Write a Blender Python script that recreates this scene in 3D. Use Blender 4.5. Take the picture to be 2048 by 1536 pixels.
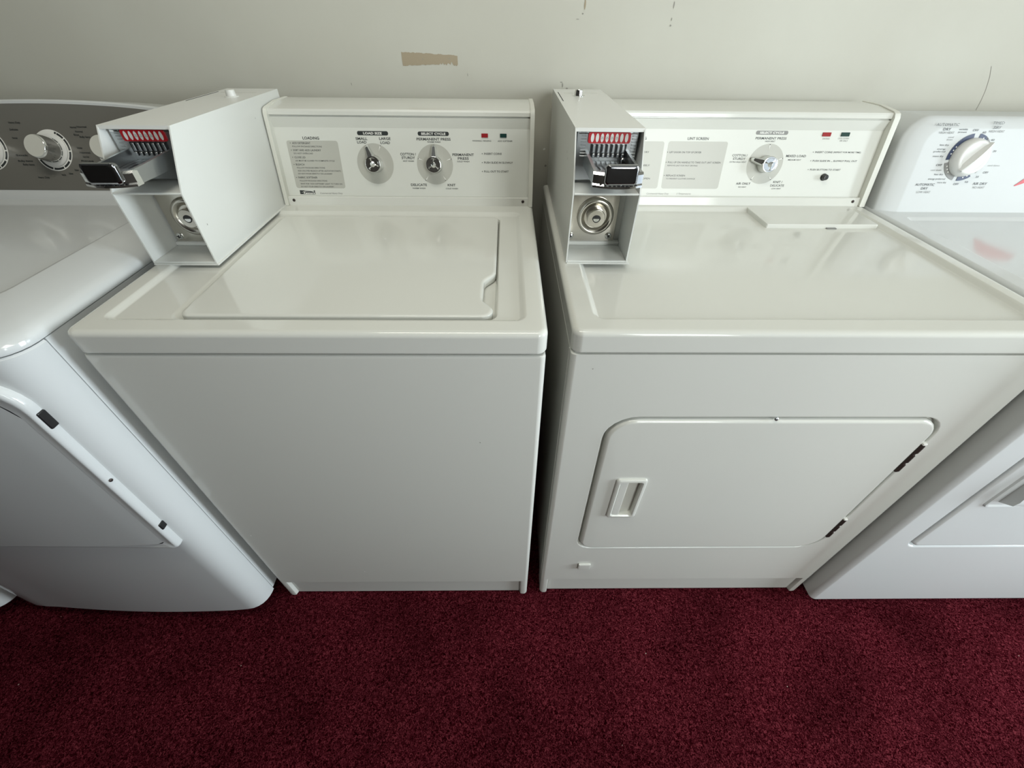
import bpy, bmesh, math, random
from mathutils import Vector, Matrix
random.seed(4)
for o in list(bpy.data.objects): bpy.data.objects.remove(o)
SC = bpy.context.scene
COL = SC.collection
PI = math.pi

# ------------------------------------------------------------------ camera
def cam_rot(pitch, yaw, roll):
    p, y, r = map(math.radians, (pitch, yaw, roll))
    fwd = Vector((math.sin(y)*math.cos(p), math.cos(y)*math.cos(p), math.sin(p)))
    right = Vector((math.cos(y), -math.sin(y), 0)); up = right.cross(fwd)
    c, s = math.cos(r), math.sin(r)
    R_ = right*c + up*s; U_ = -right*s + up*c
    return Matrix((R_, U_, -fwd)).transposed()
cd = bpy.data.cameras.new('camera'); cam = bpy.data.objects.new('camera', cd); COL.objects.link(cam)
cd.sensor_width = 36; cd.lens = 827.33/2048*36; cd.clip_start = 0.02
cam.matrix_world = Matrix.Translation((-0.0584, -0.4792, 1.2514)) @ cam_rot(-42.1165, 0.9709, 0.7194).to_4x4()
SC.camera = cam

# ------------------------------------------------------------------ world, lights, exposure
SC.view_settings.view_transform = 'Standard'; SC.view_settings.look = 'None'
SC.view_settings.gamma = 1; SC.view_settings.use_curve_mapping = False
SC.view_settings.exposure = 0.0
w = bpy.data.worlds.new('daylight'); SC.world = w; w.use_nodes = True
w.node_tree.nodes['Background'].inputs[0].default_value = (0.75, 0.87, 1.0, 1)
w.node_tree.nodes['Background'].inputs[1].default_value = 1.0
def area(name, loc, target, sx, sy, power, col):
    l = bpy.data.lights.new(name, 'AREA'); l.shape = 'RECTANGLE'; l.size = sx; l.size_y = sy
    l.energy = power; l.color = col
    o = bpy.data.objects.new(name, l); COL.objects.link(o); o.location = loc
    o.rotation_euler = (Vector(target)-Vector(loc)).to_track_quat('-Z', 'Y').to_euler()
    return o
RX = 2.3          # right wall x
area('daylight_side_window', (RX+1.10, -0.70, 1.15), (0, -0.40, 0.8), 1.0, 1.7, 150, (0.84, 0.94, 1.0))
area('daylight_shop_window', (1.2, -3.4, 2.0), (1.2, 0, 2.0), 2.0, 2.2, 172, (0.96, 1.0, 0.965))
area('ceiling_fill', (-0.2, -0.3, 2.70), (-0.2, -0.3, 0), 1.2, 0.30, 15.5, (1.0, 0.975, 0.87))  # added unseen ceiling light, lifts the back wall and machine tops

# ------------------------------------------------------------------ materials
def mat(name, col, rough=0.5, metal=0.0, coat=0.0, spec=0.5, bump=0.0, bscale=200, trans=0, coat_rough=0.03, mottle=0.0, mscale=6):
    m = bpy.data.materials.new(name); m.use_nodes = True
    nt = m.node_tree; b = nt.nodes['Principled BSDF']
    b.inputs['Base Color'].default_value = (*col, 1); b.inputs['Roughness'].default_value = rough
    b.inputs['Metallic'].default_value = metal; b.inputs['Coat Weight'].default_value = coat
    b.inputs['Coat Roughness'].default_value = coat_rough
    b.inputs['Specular IOR Level'].default_value = spec; b.inputs['Transmission Weight'].default_value = trans
    g = nt.nodes.new('ShaderNodeNewGeometry')
    if bump:
        n = nt.nodes.new('ShaderNodeTexNoise'); n.inputs['Scale'].default_value = bscale; n.inputs['Detail'].default_value = 3
        nt.links.new(g.outputs['Position'], n.inputs['Vector'])
        bp = nt.nodes.new('ShaderNodeBump'); bp.inputs['Strength'].default_value = bump; bp.inputs['Distance'].default_value = 0.002
        nt.links.new(n.outputs[0], bp.inputs['Height']); nt.links.new(bp.outputs[0], b.inputs['Normal'])
    if mottle:
        n = nt.nodes.new('ShaderNodeTexNoise'); n.inputs['Scale'].default_value = mscale; n.inputs['Detail'].default_value = 5
        nt.links.new(g.outputs['Position'], n.inputs['Vector'])
        r = nt.nodes.new('ShaderNodeMapRange'); r.inputs['From Min'].default_value = .3; r.inputs['From Max'].default_value = .7
        r.inputs['To Min'].default_value = max(rough-mottle, .02); r.inputs['To Max'].default_value = rough+mottle
        nt.links.new(n.outputs[0], r.inputs[0]); nt.links.new(r.outputs[0], b.inputs['Roughness'])
    return m
M = {}
M['enamel'] = mat('white_enamel', (0.655, 0.66, 0.615), 0.10, spec=0.5)
M['enamel_cool'] = mat('cool_white_enamel', (0.62, 0.64, 0.64), 0.10, spec=0.5)
M['console_cool'] = mat('cool_white_console_plastic', (0.60, 0.62, 0.62), 0.5, spec=.25)
M['plastic'] = mat('white_plastic', (0.66, 0.66, 0.60), 0.42)
M['panel'] = mat('panel_face', (0.665, 0.675, 0.63), 0.34)
M['boxpaint'] = mat('coin_box_paint', (0.69, 0.70, 0.67), 0.33, bump=.02, bscale=300)
M['greyzone'] = mat('panel_grey_print', (0.47, 0.47, 0.425), 0.32)
M['ink'] = mat('black_ink', (0.03, 0.035, 0.035), 0.4)
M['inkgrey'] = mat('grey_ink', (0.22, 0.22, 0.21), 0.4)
M['white_ink'] = mat('white_ink', (0.82, 0.82, 0.78), 0.4)
M['chrome'] = mat('chrome', (0.80, 0.81, 0.80), 0.09, metal=1)
M['chrome_refl'] = mat('chrome_dark_reflection', (0.30, 0.31, 0.33), 0.10, metal=1)  # grip chrome darkened to stand in for the dark room it reflects
M['zinc'] = mat('brushed_zinc', (0.46, 0.48, 0.49), 0.33, metal=1)
M['steel'] = mat('polished_steel', (0.60, 0.575, 0.52), 0.2, metal=1, mottle=.05, mscale=30)
M['dark'] = mat('dark_recess', (0.012, 0.012, 0.012), 0.7)
M['black'] = mat('black_plastic', (0.015, 0.015, 0.016), 0.3)
M['red'] = mat('red_label', (0.50, 0.012, 0.02), 0.35)
M['redlens'] = mat('red_lens', (0.30, 0.02, 0.025), 0.15)
M['greenlens'] = mat('green_lens', (0.012, 0.045, 0.04), 0.15)
M['greypanel'] = mat('grey_console_face', (0.165, 0.160, 0.142), 0.30)
M['blue'] = mat('navy_ink', (0.03, 0.045, 0.10), 0.4)
M['brown'] = mat('rusty_hinge', (0.055, 0.04, 0.035), 0.5, metal=.5)
M['tan'] = mat('bare_plaster_tan', (0.36, 0.30, 0.21), 0.8)
M['scuff'] = mat('grey_scuff', (0.28, 0.27, 0.24), 0.8)
M['darkwall'] = mat('dark_brown_wall', (0.10, 0.09, 0.08), 0.7)
M['frame'] = mat('window_frame_white', (0.7, 0.7, 0.68), 0.4)
M['ceil'] = mat('ceiling_white', (0.45, 0.44, 0.41), 0.9)
M['tube'] = mat('fill_lamp_diffuser', (0.8, 0.8, 0.75), 0.5)
def glassmat():
    m = bpy.data.materials.new('window_glass'); m.use_nodes = True; nt = m.node_tree; nt.nodes.clear()
    o = nt.nodes.new('ShaderNodeOutputMaterial'); mx = nt.nodes.new('ShaderNodeMixShader')
    t = nt.nodes.new('ShaderNodeBsdfTransparent'); g = nt.nodes.new('ShaderNodeBsdfGlossy'); g.inputs['Roughness'].default_value = .02
    mx.inputs[0].default_value = .06
    nt.links.new(t.outputs[0], mx.inputs[1]); nt.links.new(g.outputs[0], mx.inputs[2]); nt.links.new(mx.outputs[0], o.inputs[0]); return m
M['glass'] = glassmat()
def wallmat():
    m = mat('painted_wall', (0.545, 0.54, 0.475), 0.62, bump=.12, bscale=35)
    nt = m.node_tree; b = nt.nodes['Principled BSDF']; g = nt.nodes['Geometry']
    n = nt.nodes.new('ShaderNodeTexNoise'); n.inputs['Scale'].default_value = 3.5; n.inputs['Detail'].default_value = 6
    nt.links.new(g.outputs['Position'], n.inputs['Vector'])
    r = nt.nodes.new('ShaderNodeValToRGB'); r.color_ramp.elements[0].position = .35; r.color_ramp.elements[1].position = .7
    r.color_ramp.elements[0].color = (0.51, 0.50, 0.435, 1); r.color_ramp.elements[1].color = (0.545, 0.54, 0.475, 1)
    nt.links.new(n.outputs[0], r.inputs[0]); nt.links.new(r.outputs[0], b.inputs['Base Color'])
    return m
M['wall'] = wallmat()
def carpetmat():
    m = mat('burgundy_carpet', (0.08, 0.01, 0.02), 0.95, spec=0.0)
    nt = m.node_tree; b = nt.nodes['Principled BSDF']; g = nt.nodes['Geometry']
    L = nt.links.new
    v = nt.nodes.new('ShaderNodeTexVoronoi'); v.inputs['Scale'].default_value = 330; L(g.outputs['Position'], v.inputs['Vector'])
    n = nt.nodes.new('ShaderNodeTexNoise'); n.inputs['Scale'].default_value = 190; n.inputs['Detail'].default_value = 3; n.inputs['Distortion'].default_value = 1.6
    L(g.outputs['Position'], n.inputs['Vector'])
    r = nt.nodes.new('ShaderNodeValToRGB'); e = r.color_ramp.elements
    e[0].position = .36; e[0].color = (0.013, 0.0002, 0.0012, 1); e[1].position = .68; e[1].color = (0.165, 0.027, 0.037, 1)
    k = e.new(.5); k.color = (0.056, 0.0058, 0.0098, 1)
    L(n.outputs[0], r.inputs[0])
    n2 = nt.nodes.new('ShaderNodeTexNoise'); n2.inputs['Scale'].default_value = 4.5; n2.inputs['Detail'].default_value = 4
    L(g.outputs['Position'], n2.inputs['Vector'])
    mr = nt.nodes.new('ShaderNodeMapRange'); mr.inputs['From Min'].default_value = .35; mr.inputs['From Max'].default_value = .62
    mr.inputs['To Min'].default_value = .62; mr.inputs['To Max'].default_value = 1.05
    L(n2.outputs[0], mr.inputs[0])
    mx = nt.nodes.new('ShaderNodeMix'); mx.data_type = 'RGBA'; mx.blend_type = 'MULTIPLY'; mx.inputs[0].default_value = 1
    L(r.outputs[0], mx.inputs[6]); L(mr.outputs[0], mx.inputs[7])
    # rare pale lint specks
    v2 = nt.nodes.new('ShaderNodeTexVoronoi'); v2.inputs['Scale'].default_value = 14; L(g.outputs['Position'], v2.inputs['Vector'])
    lt = nt.nodes.new('ShaderNodeMath'); lt.operation = 'LESS_THAN'; lt.inputs[1].default_value = .022; L(v2.outputs['Distance'], lt.inputs[0])
    mx2 = nt.nodes.new('ShaderNodeMix'); mx2.data_type = 'RGBA'; L(lt.outputs[0], mx2.inputs[0])
    L(mx.outputs[2], mx2.inputs[6]); mx2.inputs[7].default_value = (.35, .25, .22, 1)
    L(mx2.outputs[2], b.inputs['Base Color'])
    bp = nt.nodes.new('ShaderNodeBump'); bp.inputs['Strength'].default_value = .9; bp.inputs['Distance'].default_value = .004
    L(n.outputs[0], bp.inputs['Height']); L(bp.outputs[0], b.inputs['Normal'])
    b.inputs['Sheen Weight'].default_value = 0.0; b.inputs['Sheen Roughness'].default_value = .5
    b.inputs['Sheen Tint'].default_value = (.8, .35, .4, 1)
    return m
M['carpet'] = carpetmat()

# ------------------------------------------------------------------ mesh helpers
def rrect(u0, u1, v0, v1, r, seg=6):
    """counter-clockwise rounded rectangle; r = one radius or (bl, br, tr, tl)"""
    if not isinstance(r, (tuple, list)): r = (r,)*4
    out = []
    for (cx, cy, rr, a0) in ((u0+r[0], v0+r[0], r[0], PI), (u1-r[1], v0+r[1], r[1], 1.5*PI), (u1-r[2], v1-r[2], r[2], 0), (u0+r[3], v1-r[3], r[3], .5*PI)):
        for i in range(seg+1):
            a = a0 + .5*PI*i/seg
            out.append((cx+rr*math.cos(a), cy+rr*math.sin(a)))
    return out
class MB:
    def __init__(s): s.bm = bmesh.new(); s.mats = []
    def mi(s, m):
        m = M[m] if isinstance(m, str) else m
        if m not in s.mats: s.mats.append(m)
        return s.mats.index(m)
    def face(s, pts, m):
        vs = [s.bm.verts.new(p) for p in pts]
        try: f = s.bm.faces.new(vs); f.material_index = s.mi(m)
        except ValueError: pass
    def loops(s, loops, m, cap0=False, cap1=False, closed=True, capm=None):
        k = s.mi(m); L = [[s.bm.verts.new(p) for p in lp] for lp in loops]
        for a, b in zip(L, L[1:]):
            n = len(a)
            for i in range(n if closed else n-1):
                j = (i+1) % n
                f = s.bm.faces.new((a[i], a[j], b[j], b[i])); f.material_index = k
        if cap0: f = s.bm.faces.new(L[0][::-1]); f.material_index = k
        if cap1: f = s.bm.faces.new(L[-1]); f.material_index = s.mi(capm) if capm else k
    def box(s, x0, x1, y0, y1, z0, z1, m, r=0.0, seg=3):
        k = s.mi(m); t = bmesh.new(); bmesh.ops.create_cube(t, size=1)
        for v in t.verts: v.co = Vector((x0+(v.co.x+.5)*(x1-x0), y0+(v.co.y+.5)*(y1-y0), z0+(v.co.z+.5)*(z1-z0)))
        if r: bmesh.ops.bevel(t, geom=t.edges[:]+t.verts[:], offset=min(r, .49*min(x1-x0, y1-y0, z1-z0)), segments=seg, profile=.5, affect='EDGES')
        s.merge(t, k)
    def merge(s, t, k):
        mp = {v: s.bm.verts.new(v.co) for v in t.verts}
        for f in t.faces:
            try: g = s.bm.faces.new([mp[v] for v in f.verts]); g.material_index = k
            except ValueError: pass
        t.free()
    def prism_x(s, x0, x1, prof, m):            # prof: list of (y,z)
        a = [(x0, y, z) for y, z in prof]; b = [(x1, y, z) for y, z in prof]
        s.loops([a, b], m, True, True)
    def lathe(s, o, ax, prof, m, n=32, capm=None, mats=None, cap0=False):
        """rings prof (radius, height) about axis ax at o"""
        ax = Vector(ax).normalized(); u = ax.orthogonal().normalized() if abs(ax.x) > .9 else Vector((1, 0, 0)) - ax*ax.x
        u.normalize(); v = ax.cross(u); o = Vector(o)
        lp = [[o + ax*h + (u*math.cos(2*PI*i/n)+v*math.sin(2*PI*i/n))*max(r, 1e-5) for i in range(n)] for r, h in prof]
        s.loops(lp, m, cap0, True, capm=capm)
    def poly(s, fr, pts, off, m):               # flat print on a frame
        s.face([fr @ Vector((x, y, off)) for x, y in pts], m)
    def obj(s, name, parent=None, smooth=35, **props):
        bmesh.ops.recalc_face_normals(s.bm, faces=s.bm.faces[:])
        me = bpy.data.meshes.new(name); s.bm.to_mesh(me); s.bm.free()
        for m in s.mats: me.materials.append(m)
        if smooth:
            for p in me.polygons: p.use_smooth = True
            me.set_sharp_from_angle(angle=math.radians(smooth))
        co = [v.co for v in me.vertices]
        c = Vector([(min(q[i] for q in co)+max(q[i] for q in co))/2 for i in range(3)])
        me.transform(Matrix.Translation(-c))
        o = bpy.data.objects.new(name, me); COL.objects.link(o)
        if smooth:
            wn = o.modifiers.new('even_shading', 'WEIGHTED_NORMAL'); wn.keep_sharp = True; wn.weight = 100
        wl = c
        if parent:
            o.parent = parent; o['_w'] = tuple(c)
            wl = c - world_of(parent); del o['_w']
        o.location = wl; WL[o.name] = c
        for k_, v_ in props.items(): o[k_] = v_
        return o
WL = {}
def world_of(p): return WL[p.name]
def empty(name, loc, label, cat, group=None):
    o = bpy.data.objects.new(name, None); COL.objects.link(o); o.location = loc; WL[o.name] = Vector(loc)
    o.empty_display_size = .05; o['label'] = label; o['category'] = cat
    if group: o['group'] = group
    return o
def frame(y0, z0, k):
    """panel frame: u = world x, v = up the slope, w = out of the panel"""
    L = math.hypot(1, k)
    return Matrix(((1, 0, 0, 0), (0, k/L, -1/L, y0), (0, 1/L, k/L, z0), (0, 0, 0, 1)))
_txt = {}
def glyphs(s, bold, shear=0):
    key = (s, bold, shear)
    if key in _txt: return _txt[key]
    c = bpy.data.curves.new('t', 'FONT'); c.body = s; c.size = 1; c.offset = bold; c.shear = shear; c.resolution_u = 2
    o = bpy.data.objects.new('t', c); COL.objects.link(o)
    me = bpy.data.meshes.new_from_object(o)
    bpy.data.objects.remove(o); bpy.data.curves.remove(c)
    vs = [v.co.copy() for v in me.vertices]; fs = [tuple(p.vertices) for p in me.polygons]
    bpy.data.meshes.remove(me); _txt[key] = (vs, fs); return _txt[key]
def text(mb, fr, s, x0, x1, y, h, m='ink', bold=.012, off=.0003, shear=0):
    vs, fs = glyphs(s, bold, shear)
    a = min(v.x for v in vs); b = max(v.x for v in vs); H = .70
    sx = (x1-x0)/(b-a); sy = h/H; k = mb.mi(m)
    nv = [mb.bm.verts.new(fr @ Vector((x0+(v.x-a)*sx, y+v.y*sy, off))) for v in vs]
    for f in fs:
        try: g = mb.bm.faces.new([nv[i] for i in f]); g.material_index = k
        except ValueError: pass
def circ(cx, cy, r, n=48, a0=0, a1=2*PI):
    return [(cx+r*math.cos(a0+(a1-a0)*i/n), cy+r*math.sin(a0+(a1-a0)*i/n)) for i in range(n)]
def arc_band(mb, fr, cx, cy, r0, r1, d0, d1, m, off=.0004, n=24):
    for i in range(n):
        a = math.radians(d0+(d1-d0)*i/n); b = math.radians(d0+(d1-d0)*(i+1)/n)
        mb.poly(fr, [(cx+r*math.cos(t), cy+r*math.sin(t)) for r, t in ((r0, a), (r1, a), (r1, b), (r0, b))], off, m)
def tick(mb, fr, cx, cy, deg, r0, r1, m='white_ink', w=.0012):
    a = math.radians(deg); c, s = math.cos(a), math.sin(a)
    mb.poly(fr, [(cx+r0*c, cy+r0*s), (cx+r1*c-s*w, cy+r1*s+c*w), (cx+r1*c+s*w, cy+r1*s-c*w)], .0006, m)
def dot(mb, fr, x, y, r=.0009, m='ink'): mb.poly(fr, circ(x, y, r, 10), .0007, m)

# ------------------------------------------------------------------ room
WY = 0.714
LX, FY, CZ = -3.2, -2.10, 2.75
def struct(mb, name, **k):
    o = mb.obj(name, **k); o['kind'] = 'structure'; return o
m_ = MB(); m_.face([(LX, FY, 0), (RX, FY, 0), (RX, WY, 0), (LX, WY, 0)], 'carpet'); struct(m_, 'floor', smooth=0)
m_ = MB(); m_.face([(LX, FY, CZ), (RX, FY, CZ), (RX, WY, CZ), (LX, WY, CZ)], 'ceil'); struct(m_, 'ceiling', smooth=0)
m_ = MB(); m_.box(LX-.1, RX+.1, WY, WY+.1, 0, CZ, 'wall')
def wp(pts, mm, off=.0004): m_.face([(x, WY-off, z) for x, z in pts], mm)
rg = random.Random(7)
top = []; bot = []
N = 44
for i in range(N+1):
    t = i/N; x = -.297+.126*t
    top.append((x, 1.1795-.0055*t+rg.uniform(-.0009, .0009)))
    bot.append((x, 1.1545+.0045*t+(.004*max(0, t-.55)/.45)*rg.uniform(-1, 1.6)+rg.uniform(-.0008, .0008)))
for i in range(N): wp([bot[i], bot[i+1], top[i+1], top[i]], 'tan')
def blot(x, z, rx, rz, mm, n=9):
    wp([(x+rx*math.cos(2*PI*i/n)*rg.uniform(.6, 1.1), z+rz*math.sin(2*PI*i/n)*rg.uniform(.6, 1.1)) for i in range(n)], mm, .0006)
blot(.083, 1.115, .003, .0018, 'scuff'); blot(.072, 1.121, .0014, .005, 'scuff'); blot(.068, 1.127, .003, .001, 'scuff')
blot(.1075, 1.262, .0022, .009, 'tan'); blot(.104, 1.247, .002, .0012, 'scuff'); blot(.094, 1.238, .004, .0007, 'scuff')
blot(.297, 1.262, .0012, .008, 'scuff'); blot(.298, 1.24, .0012, .003, 'scuff'); blot(.2985, 1.229, .002, .002, 'scuff')
blot(.043, .948, .003, .003, 'scuff'); blot(.037, .987, .004, .003, 'white_ink'); blot(-.15, 1.139, .0007, .004, 'scuff')
blot(-.423, 1.119, .0008, .004, 'scuff'); blot(-.25, 1.167, .001, .002, 'scuff'); blot(-.19, 1.168, .001, .0015, 'scuff')
arcp = [(1.061, 1.165), (1.073, 1.145), (1.083, 1.12), (1.088, 1.10), (1.0905, 1.08)]
for (a, b), (c, d) in zip(arcp, arcp[1:]): wp([(a, b), (a+.0011, b), (c+.0011, d), (c, d)], 'scuff')
struct(m_, 'wall_back', smooth=0)
m_ = MB(); m_.box(LX-.1, LX, FY, WY, 0, CZ, 'darkwall'); struct(m_, 'wall_left', smooth=0)
# right wall with a side window, front wall with the shop window
def holed(name, axis, p0, p1, a0, a1, h0, h1, hz0, hz1, mm='wall'):
    m_ = MB()
    def bx(b0, b1, z0, z1):
        if axis == 'x': m_.box(p0, p1, b0, b1, z0, z1, mm)
        else: m_.box(b0, b1, p0, p1, z0, z1, mm)
    bx(a0, h0, 0, CZ); bx(h1, a1, 0, CZ); bx(h0, h1, 0, hz0); bx(h0, h1, hz1, CZ)
    struct(m_, name, smooth=0)
holed('wall_right', 'x', RX, RX+.1, FY, WY, -1.15, -.12, .3, 2.0)
holed('wall_front', 'y', FY-.1, FY, LX-.1, RX+.1, .75, 2.25, .85, 2.6, 'darkwall')
def window(name, axis, p, h0, h1, z0, z1, mull):
    m_ = MB(); g = MB()
    def bx(q, b0, b1, c0, c1, d0, d1, mm):
        if axis == 'x': q.box(b0, b1, c0, c1, d0, d1, mm, .004, 1)
        else: q.box(c0, c1, b0, b1, d0, d1, mm, .004, 1)
    t = .05
    bx(m_, p, p+.06, h0, h0+t, z0, z1, 'frame'); bx(m_, p, p+.06, h1-t, h1, z0, z1, 'frame')
    bx(m_, p, p+.06, h0+t, h1-t, z0, z0+t, 'frame'); bx(m_, p, p+.06, h0+t, h1-t, z1-t, z1, 'frame')
    for k in mull: bx(m_, p, p+.06, k-.02, k+.02, z0+t, z1-t, 'frame')
    o = struct(m_, name)
    bx(g, p+.028, p+.032, h0+t, h1-t, z0+t, z1-t, 'glass'); g.obj('window_pane', o, smooth=0)
window('window_1', 'x', RX+.02, -1.15, -.12, .3, 2.0, [])
window('window_2', 'y', FY-.08, 0.75, 2.25, .85, 2.6, [1.5])

# ------------------------------------------------------------------ shared appliance pieces
def plan(x0, x1, yf, yb, r, seg=5):
    """plan outline with rounded front corners, counter-clockwise seen from above"""
    P = []
    for cx, a0 in ((x0+r, PI), (x1-r, 1.5*PI)):
        for i in range(seg+1):
            a = a0+.5*PI*i/seg; P.append((cx+r*math.cos(a), yf+r+r*math.sin(a)))
    return P + [(x1, yb), (x0, yb)]
def inset_plan(x0, x1, yf, yb, r, d, seg=5): return plan(x0+d, x1-d, yf+d, yb-d, max(r-d, .0005), seg)

def cabinet_body(root, x0, x1, yf, yb, zk, zs, door=None, m='enamel', chips=()):
    """cabinet with a toe notch under zk; door = (x0,x1,z0,z1,(radii)) opening in the front"""
    b = MB(); r = .009
    zl = zk
    if door is None:
        ls = [[(x, y, z) for x, y in P] for P, z in ((plan(x0, x1, yf, yb, r), zl), (plan(x0, x1, yf, yb, r), zs-.006),
              (inset_plan(x0, x1, yf, yb, r, .0012), zs-.0018), (inset_plan(x0, x1, yf, yb, r, .004), zs))]
        b.loops(ls, m, True, True)
    else:
        # shell of revolution-like loops running front to back in the xz plane
        def lp(i, y, rr=.002): return [(x, y, z) for x, z in rrect(x0+i, x1-i, zl, zs, rr, 6)]
        dx0, dx1, dz0, dz1, dr = door
        def lq(g, y): return [(x, y, z) for x, z in rrect(dx0-g, dx1+g, dz0-g, dz1+g, tuple(q+g for q in dr), 6)]
        A = [lp(0, yb), lp(0, yf+.009), lp(.0006, yf+.0052), lp(.0026, yf+.0020), lp(.0058, yf+.0005), lp(.009, yf)]
        A += [lq(.0085, yf), lq(.0065, yf+.0008), lq(.005, yf+.003), lq(.0045, yf+.011), lq(.002, yf+.012)]
        b.loops(A, m, True, True)
    # corner posts that run down to the floor beside the toe notch
    for s in (0, 1):
        P = []
        wd = .020
        q = [(0+r*(1-math.cos(.5*PI*i/5)), r-r*math.sin(.5*PI*i/5)) for i in range(6)]
        prof = [(a, c) for a, c in q] + [(wd-.004, 0), (wd-.001, .0012), (wd, .004), (wd+.004, .014), (wd+.004, .05), (0, .05)]
        for (a, c) in prof: P.append(((x0+a) if s == 0 else (x1-a), yf+c))
        lo = [[(x, y, .005) for x, y in P], [(x, y, zl) for x, y in P]]
        cx = sum(p[0] for p in P)/len(P); cy = sum(p[1] for p in P)/len(P)
        lo = [[(cx+(x-cx)*.86, cy+(y-cy)*.9, .0) for x, y in P]] + lo
        b.loops(lo, m, True, True)
    b.box(x0+.003, x0+.02, yf+.05, yb-.01, .012, zl, m); b.box(x1-.02, x1-.003, yf+.05, yb-.01, .012, zl, m)
    for cx_, cz_, r_, mm in chips:
        b.face([(cx_+r_*.6*math.cos(2*PI*i/7), yf-.0004, cz_+r_*math.sin(2*PI*i/7)) for i in range(7)], mm)
    b.box(x0-.0012, x0+.002, yf+.017, yf+.0205, zl, zs-.001, m, .001, 2)
    c = b.obj('cabinet', root)
    k = MB(); k.box(x0+.0225, x1-.0225, yf+.0095, yf+.03, .0015, zl-.0008, m, .002); k.obj('toe_panel', root)
    return c
def deck(root, x0, x1, yf, yb, zs, zt, pan, well=None, m='enamel'):
    """pressed steel top with rolled rim, a shallow pan and, in it, a lid well"""
    b = MB(); S = 6
    def lp(i, z, r=.016): return [(x, y, z) for x, y in rrect(x0+i, x1-i, yf+i, yb-i, (max(r-i, .002),)*2+(.003, .003), S)]
    A = [lp(.010, zs+.0028), lp(.001, zs+.0028), lp(0, zs+.005), lp(0, zt-.009), lp(.0006, zt-.0052), lp(.0026, zt-.0022), lp(.006, zt-.0004), lp(.010, zt)]
    px0, px1, py0, py1, pr, pd = pan
    def pp(g, z): return [(x, y, z) for x, y in rrect(px0+g, px1-g, py0+g, py1-g, tuple(max(q-g, .002) for q in pr), S)]
    A += [pp(-.002, zt), pp(.0005, zt-.0006), pp(.0035, zt-pd*.35), pp(.0075, zt-pd*.8), pp(.0105, zt-pd)]
    if well:
        wx0, wx1, wy0, wy1, wr, wd = well
        def ww(g, z): return [(x, y, z) for x, y in rrect(wx0+g*2.1, wx1-g, wy0+g, wy1-g, max(wr-g, .002), S)]
        A += [ww(0, zt-pd), ww(.002, zt-pd-.001), ww(.005, zt-pd-wd*.6), ww(.0065, zt-pd-wd)]
    b.loops(A, m, False, True)
    b.box(x0+.008, x1-.008, yf+.008, yb-.004, zs-.004, zs+.004, m)
    return b.obj('top_deck', root)
def screw(parent, o, ax, r=.0035, m='chrome', name='screw', cross=True):
    b = MB(); ax = Vector(ax).normalized()
    b.lathe(o, ax, [(r, 0), (r, .0008), (r*.8, r*.4), (r*.35, r*.55), (r*.05, r*.6)], m, 16)
    if cross:
        u = ax.cross(Vector((0.3, 0.1, 1))).normalized(); v = ax.cross(u); c = Vector(o)+ax*(r*.62)
        for a, d in ((u, v), (v, u)):
            b.face([c+a*r*.55+d*r*.11, c-a*r*.55+d*r*.11, c-a*r*.55-d*r*.11, c+a*r*.55-d*r*.11], 'dark')
    return b.obj(name, parent)
def console(root, x0, x1, y0, z0, k, xa, xb, label=None):
    """steel console; returns frame of its sloping face. x0..x1 outer, xa..xb face between the end caps"""
    fr = frame(y0, z0, k); H = .186
    def P(v, w): q = fr @ Vector((0, v, w)); return (q.y, q.z)
    back = y0+.15
    prof = [P(0, 0), P(.0165, 0), P(.0185, -.002), P(.0185, -.0085), P(.1525, -.0085), P(.1715, -.001), P(.1725, -.004), P(.174, -.004), P(.1745, .0015), P(.181, .002),
            P(.185, .0005), P(.1868, -.004), (P(.1868, -.004)[0]+.045, P(.1868, 0)[1]+.0045), (back-.004, P(.187, 0)[1]+.004), (back, P(.187, 0)[1]), (back, z0)]
    b = MB(); b.prism_x(xa, xb, prof, 'enamel'); b.obj('console_body', root, 12)
    for (a, c) in ((x0, xa), (xb, x1)):
        e = MB()
        pr = [P(-.001, .006), P(.176, .0085), P(.184, .0055), P(.1885, -.001), (P(.19, 0)[0]+.05, P(.19, 0)[1]+.003), (back+.002, P(.19, 0)[1]+.002), (back+.002, z0)]
        cy = sum(p[0] for p in pr)/len(pr); cz = sum(p[1] for p in pr)/len(pr)
        s = .994
        e.loops([[(a, cy+(y-cy)*s, cz+(z-cz)*s) for y, z in pr], [(a+.001, y, z) for y, z in pr], [(c-.001, y, z) for y, z in pr], [(c, cy+(y-cy)*s, cz+(z-cz)*s) for y, z in pr]], 'plastic', True, True)
        e.obj('end_cap', root, 25)
    return fr
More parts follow.
